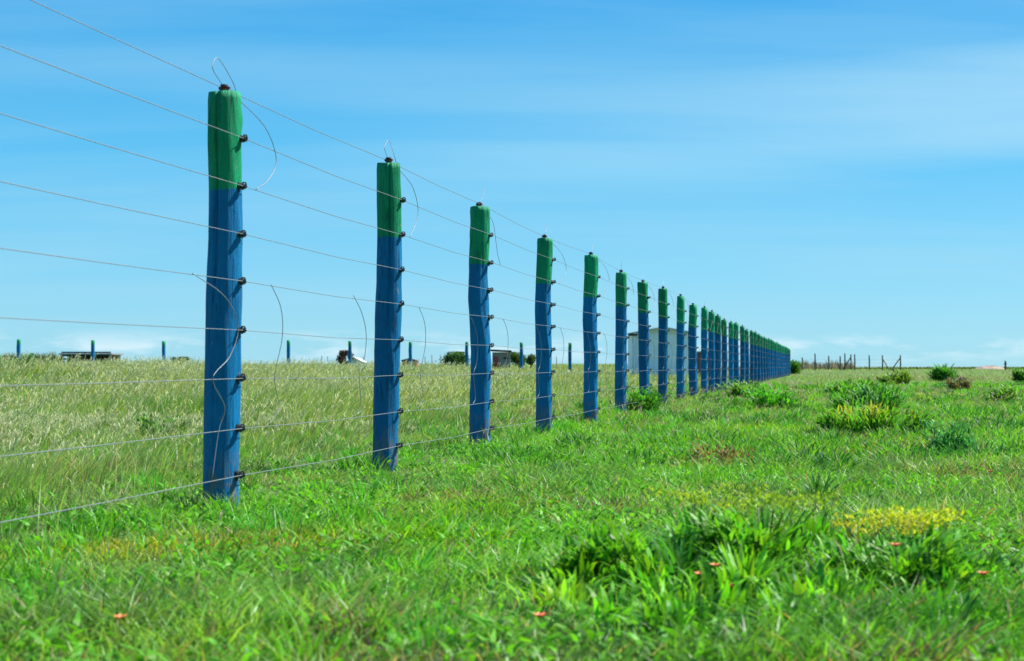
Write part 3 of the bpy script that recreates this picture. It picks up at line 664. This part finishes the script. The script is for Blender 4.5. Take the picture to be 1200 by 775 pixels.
b = Bag(); b.box(-9 * u, 12 * u, -.3, 2.3, CAM_H + 17 * u + .003 - p.z, CAM_H + 18.2 * u - p.z); b.build('roof', TIN, t)
# open dark shed on the left
D = 120; u = D / FPX; p = at(100, D)
t = thing('open_shed', 'long low dark timber shed with flat roof on the left horizon', 'shed', (p.x, p.y, p.z)); zt = CAM_H + 14 * u - p.z
b = Bag(); b.box(-29 * u, 33 * u, -.4, 3.2, zt, zt + .12); b.build('roof', TIN, t)
b = Bag(); b.box(-28 * u, 30 * u, 1.6, 3, -.2, zt - .003)
for k in range(5): b.box(-28 * u, 30 * u, -.05, 0, .3 + k * .28, .42 + k * .28)
b.build('wall', DARKW, t)
for k in range(6):
    b = Bag(); xx = -27.5 * u + k * 11.4 * u; b.box(xx, xx + .12, -.2, -.06, -.2, zt - .003); b.build('roof_post', PALEW if k % 2 else DARKW, t)
# white hut
D = 130; u = D / FPX; p = at(414, D)
t = thing('white_hut', 'tiny white gabled hut on the horizon beside the reddish tree', 'hut', (p.x, p.y, p.z)); zt = CAM_H + 5 * u - p.z
b = Bag(); b.box(-8 * u, 10 * u, 0, 3, -.3, zt); b.build('wall', GREYM, t)
b = Bag(); gable(b, -9 * u, 12 * u, -.3, 3.3, zt, zt + 5.5 * u); b.add([(-9 * u, -.02, zt), (12 * u, -.02, zt), (1.5 * u, -.02, zt + 5.5 * u)], [[(0, 1, 2)]]); b.build('roof', WHITE, t)
# red cabin
p = at(480, D)
t = thing('red_cabin', 'tiny dark red cabin low on the horizon just past the second post', 'cabin', (p.x, p.y, p.z)); zt = CAM_H + 7 * u - p.z
b = Bag(); b.box(-9 * u, 8 * u, 0, 3, -.3, zt); b.build('wall', RED, t)
b = Bag(); gable(b, -10 * u, 9.5 * u, -.3, 3.3, zt, zt + 2.5 * u); b.add([(-10 * u, -.02, zt), (9.5 * u, -.02, zt), (-.2 * u, -.02, zt + 2.5 * u)], [[(0, 1, 2)]]); b.build('roof', TIN, t)
b = Bag(); b.box(-2 * u, 1.5 * u, -.05, -.003, -.2, zt - .3); b.build('door', DARKW, t)
# shack
D = 115; u = D / FPX; p = at(587, D)
t = thing('shack', 'small shack with dark tin roof and red door between green bushes', 'shack', (p.x, p.y, p.z)); zt = CAM_H + 17 * u - p.z
b = Bag(); b.box(-10 * u, 11 * u, 0, 3, -.3, zt); b.build('wall', TIN, t)
b = Bag(); V = [(-12 * u, -.5, zt + 1.5 * u), (12.5 * u, -.5, zt + .4 * u), (12.5 * u, 3.4, zt + .4 * u), (-12 * u, 3.4, zt + 1.5 * u)]; V += [(a, c, d + .12) for a, c, d in V]
b.add(V, [[(0, 3, 2, 1), (4, 5, 6, 7), (0, 1, 5, 4), (2, 3, 7, 6), (1, 2, 6, 5), (3, 0, 4, 7)]]); b.build('roof', DARKW, t)
b = Bag(); b.box(-9 * u, -3 * u, -.05, -.003, -.2, zt - .35); b.build('door', RED, t)
b = Bag(); b.box(3 * u, 8 * u, -.05, -.003, .9, zt - .4); b.build('window', DARKW, t)

def tree(label, px, D, wpx, hpx, col, seed, name='tree', cat='tree'):
    r = np.random.default_rng(seed); p = at(px, D); u = D / FPX; wd, ht = wpx * u, CAM_H + hpx * u - p.z
    t = thing(name, label, cat, p)
    b = Bag(); cs = []; b.tube([(0, 0, -.1), (.03, 0, ht * .3), (0, .05, ht * .55)], .09, 7, .05)
    for i in range(9):
        a = r.random() * 6.28; R = wd * .42 * math.sqrt(r.random()); e = np.array([R * math.cos(a), R * math.sin(a), ht * (.38 + .5 * r.random())]); cs.append(e)
        b.tube([(0, 0, ht * .25), e * .6 + np.array([0, 0, ht * .06]), e], .035, 5, .012)
    b.build('trunk', STEM, t)
    n = 1500; cs = np.array(cs); P = cs[r.integers(0, 9, n)] + r.normal(0, 1, (n, 3)) * wd * .10; P[:, 2] = np.clip(P[:, 2], .12 * ht, ht)
    c = np.clip(np.array(col) * (.6 + .8 * r.random((n, 1))), .004, .8)
    V, F, K = blades(P, .14 + .10 * r.random(n), .10 + 0 * P[:, 0], r.random(n) * 6.28, r.random(n) * 6.28, 1 * r.random(n), .5 + 0 * P[:, 0], c, 2)
    b = Bag(); b.add(V, F, K); b.build('crown', LEAF, t)
tree('small reddish brown leaved tree on the horizon beside the white hut', 404, 112, 17, 18, (.07, .05, .045), 81)
tree('round green bush on the horizon left of the shack', 533, 112, 30, 16, (.045, .12, .03), 82, 'bush', 'bush')
tree('green bush on the horizon just right of the shack', 608, 120, 24, 16, (.05, .12, .03), 83, 'bush', 'bush')
tree('dull green bush beside the far post right of the shack', 622, 125, 14, 14, (.06, .10, .04), 84, 'bush', 'bush')
tree('low dark bush on the horizon just left of the nearest post', 211, 125, 18, 10, (.05, .08, .04), 85, 'bush', 'bush')
# thin bare poles on the left horizon
pl = [(377, 13), (384, 12), (395, 11), (426, 12), (498, 12), (506, 14), (516, 14), (563, 12), (652, 12), (698, 10), (641, 11)]
wh = ['first pole right of the lone far post', 'second pole right of the lone far post', 'pole just left of the reddish tree', 'pole just right of the white hut', 'leftmost of three between red cabin and green bush',
      'middle of three between red cabin and green bush', 'rightmost of three between red cabin and green bush', 'pole between the green bush and the shack', 'pole glimpsed just right of the fourth big post',
      'pole glimpsed just right of the fifth big post', 'pole glimpsed at the left side of the fourth big post']
for (px, h), s_ in zip(pl, wh):
    D = 135; p = at(px, D); b = Bag(); top = CAM_H + h * D / FPX - p.z; b.tube([(0, 0, -.1), (.03, 0, top * .5), (.0, 0, top)], .055, 6, .04)
    o = b.build('pole', PALEW); o.location = p; tag(o, 'bare grey pole, ' + s_, 'pole', 'thin poles on the horizon')
# maize like crop rows on the far left horizon, dry scrub on the right horizon
def scrub(name, label, x0, x1, D, hpx, n, col, seed, jag=.5):
    r = np.random.default_rng(seed); px = x0 + (x1 - x0) * r.random(n); d = D + 8 * r.random(n); x = (px - 600) / FPX * d; z = ground(x, d)
    h = (CAM_H + hpx * (.45 + .55 * vnoise(px * .25, 0 * px)) * d / FPX - z) * (.5 + .5 * r.random(n))
    V, F, K = blades(np.stack([x, d, z], -1), h, .10 + 0 * x, r.normal(0, .6, n), r.random(n) * 6.28, .5 * r.random(n), .3 + 0 * x, np.clip(np.array(col) * (.6 + .8 * r.random((n, 1))), .004, .8), 3)
    b = Bag(); b.add(V, F, K); o = b.build(name, LEAF); tag(o, label, 'crop' if 'crop' in name else 'scrub', kind='stuff')
scrub('crop', 'dark green standing crop along the far left horizon', -30, 72, 128, 27, 1500, (.05, .09, .04), 91)
scrub('dry_scrub', 'grey dry scrub along the horizon behind the wooden fence', 930, 1000, 168, 13, 420, (.17, .16, .15), 92)
scrub('far_scrub', 'thin dull scrub along the horizon of the right field', 1000, 1230, 175, 1.5, 900, (.07, .09, .05), 93)
# bare wooden fence on the right horizon
D = 158; u = D / FPX
rp = [(940, 11, 'first and shortest post at the left end'), (955, 15.5, 'tall post second from the left end'), (971, 12.5, 'third post from the left end'), (984.5, 12.5, 'fourth post from the left end'), (990, 15.5, 'fifth post from the left end'),
      (997, 14.5, 'post with a diagonal strut leaning left'), (1001.5, 14.5, 'plain post just right of the left strutted one'), (1018.5, 13.5, 'plain post midway between the strutted posts'), (1034, 13.5, 'post with a strut leaning right'), (1055, 13.5, 'rightmost, with long strut leaning left')]
for px, h, s_ in rp:
    p = at(px, D); t = thing('wooden_post', 'grey wooden post on the right horizon, ' + s_, 'fence post', p, 0, 'wooden posts of the fence on the right horizon')
    top = CAM_H + h * u - p.z; b = Bag(); b.tube([(0, 0, -.2), (.02, 0, top * .5), (0, 0, top)], .085, 7, .07); b.build('shaft', STEM, t)
    br = {997: -9, 1034: 8, 1055: -10}.get(px)
    if br: b = Bag(); b.tube([(br * u, .1, .02), (br * u * .5, .1, top * .42), (0, .1, top * .8)], .06, 6); b.build('strut', STEM, t)
for k, zz in enumerate((.45, .8, 1.15)):
    b = Bag(); P = [at(px, D, gz(at(px, D).x, D) + zz + .02 * math.sin(px)) for px in (940, 955, 971, 984.5, 990, 997, 1001.5, 1018.5, 1034, 1055)]
    b.tube(P, .010, 4); o = b.build('fence_wire', TIN); tag(o, ['lowest', 'middle', 'highest'][k] + ' strand strung between wooden posts on the right horizon', 'wire', 'strands of the fence on the right horizon')
# mound and lone stump on the far right horizon
p = at(1160, 170); r = np.random.default_rng(3)
A, B_ = np.meshgrid(np.linspace(-1, 1, 30), np.linspace(-1, 1, 14)); hh = np.clip(1 - A ** 2 - B_ ** 2, 0, 1) ** .8 * (.55 + .5 * vnoise(A * 4, B_ * 4)) * .62
V = np.stack([A * 2.0, B_ * 1.5, hh - .05], -1).reshape(-1, 3); I = np.arange(420).reshape(14, 30); q = np.stack([I[:-1, :-1], I[:-1, 1:], I[1:, 1:], I[1:, :-1]], -1).reshape(-1, 4)
o = link_mesh('earth_mound', np_mesh('earth_mound', V, [q]), plain('dry_earth', (.28, .22, .18), .95, 0, .3, 3)); o.location = p; tag(o, 'low heap of pinkish brown earth on the far right horizon', 'mound')
p = at(1178, 160); b = Bag(); top = CAM_H + 6 * 160 / FPX - p.z; b.tube([(0, 0, -.2), (0, 0, top * .6), (.01, 0, top)], .11, 8, .1); b.tube([(-.16, 0, top * .72), (.16, 0, top * .76)], .06, 6); b.tube([(0, 0, top - .02), (0, 0, top + .12)], .13, 8, .05)
o = b.build('marker_post', STEM); o.location = p; tag(o, 'short dark stubby marker post beside the earth heap on the right horizon', 'post')
# dead twig in the foreground grass
p = at(556, 6.6); b = Bag(); b.tube([(0, 0, 0), (.03, 0, .10), (.075, 0, .22)], .003, 5, .0012); b.tube([(.03, 0, .10), (.02, .01, .16)], .0018, 5, .001)
o = b.build('dead_twig', STEM); o.location = p; tag(o, 'thin dark bare twig sticking up from the grass in mid field', 'twig')
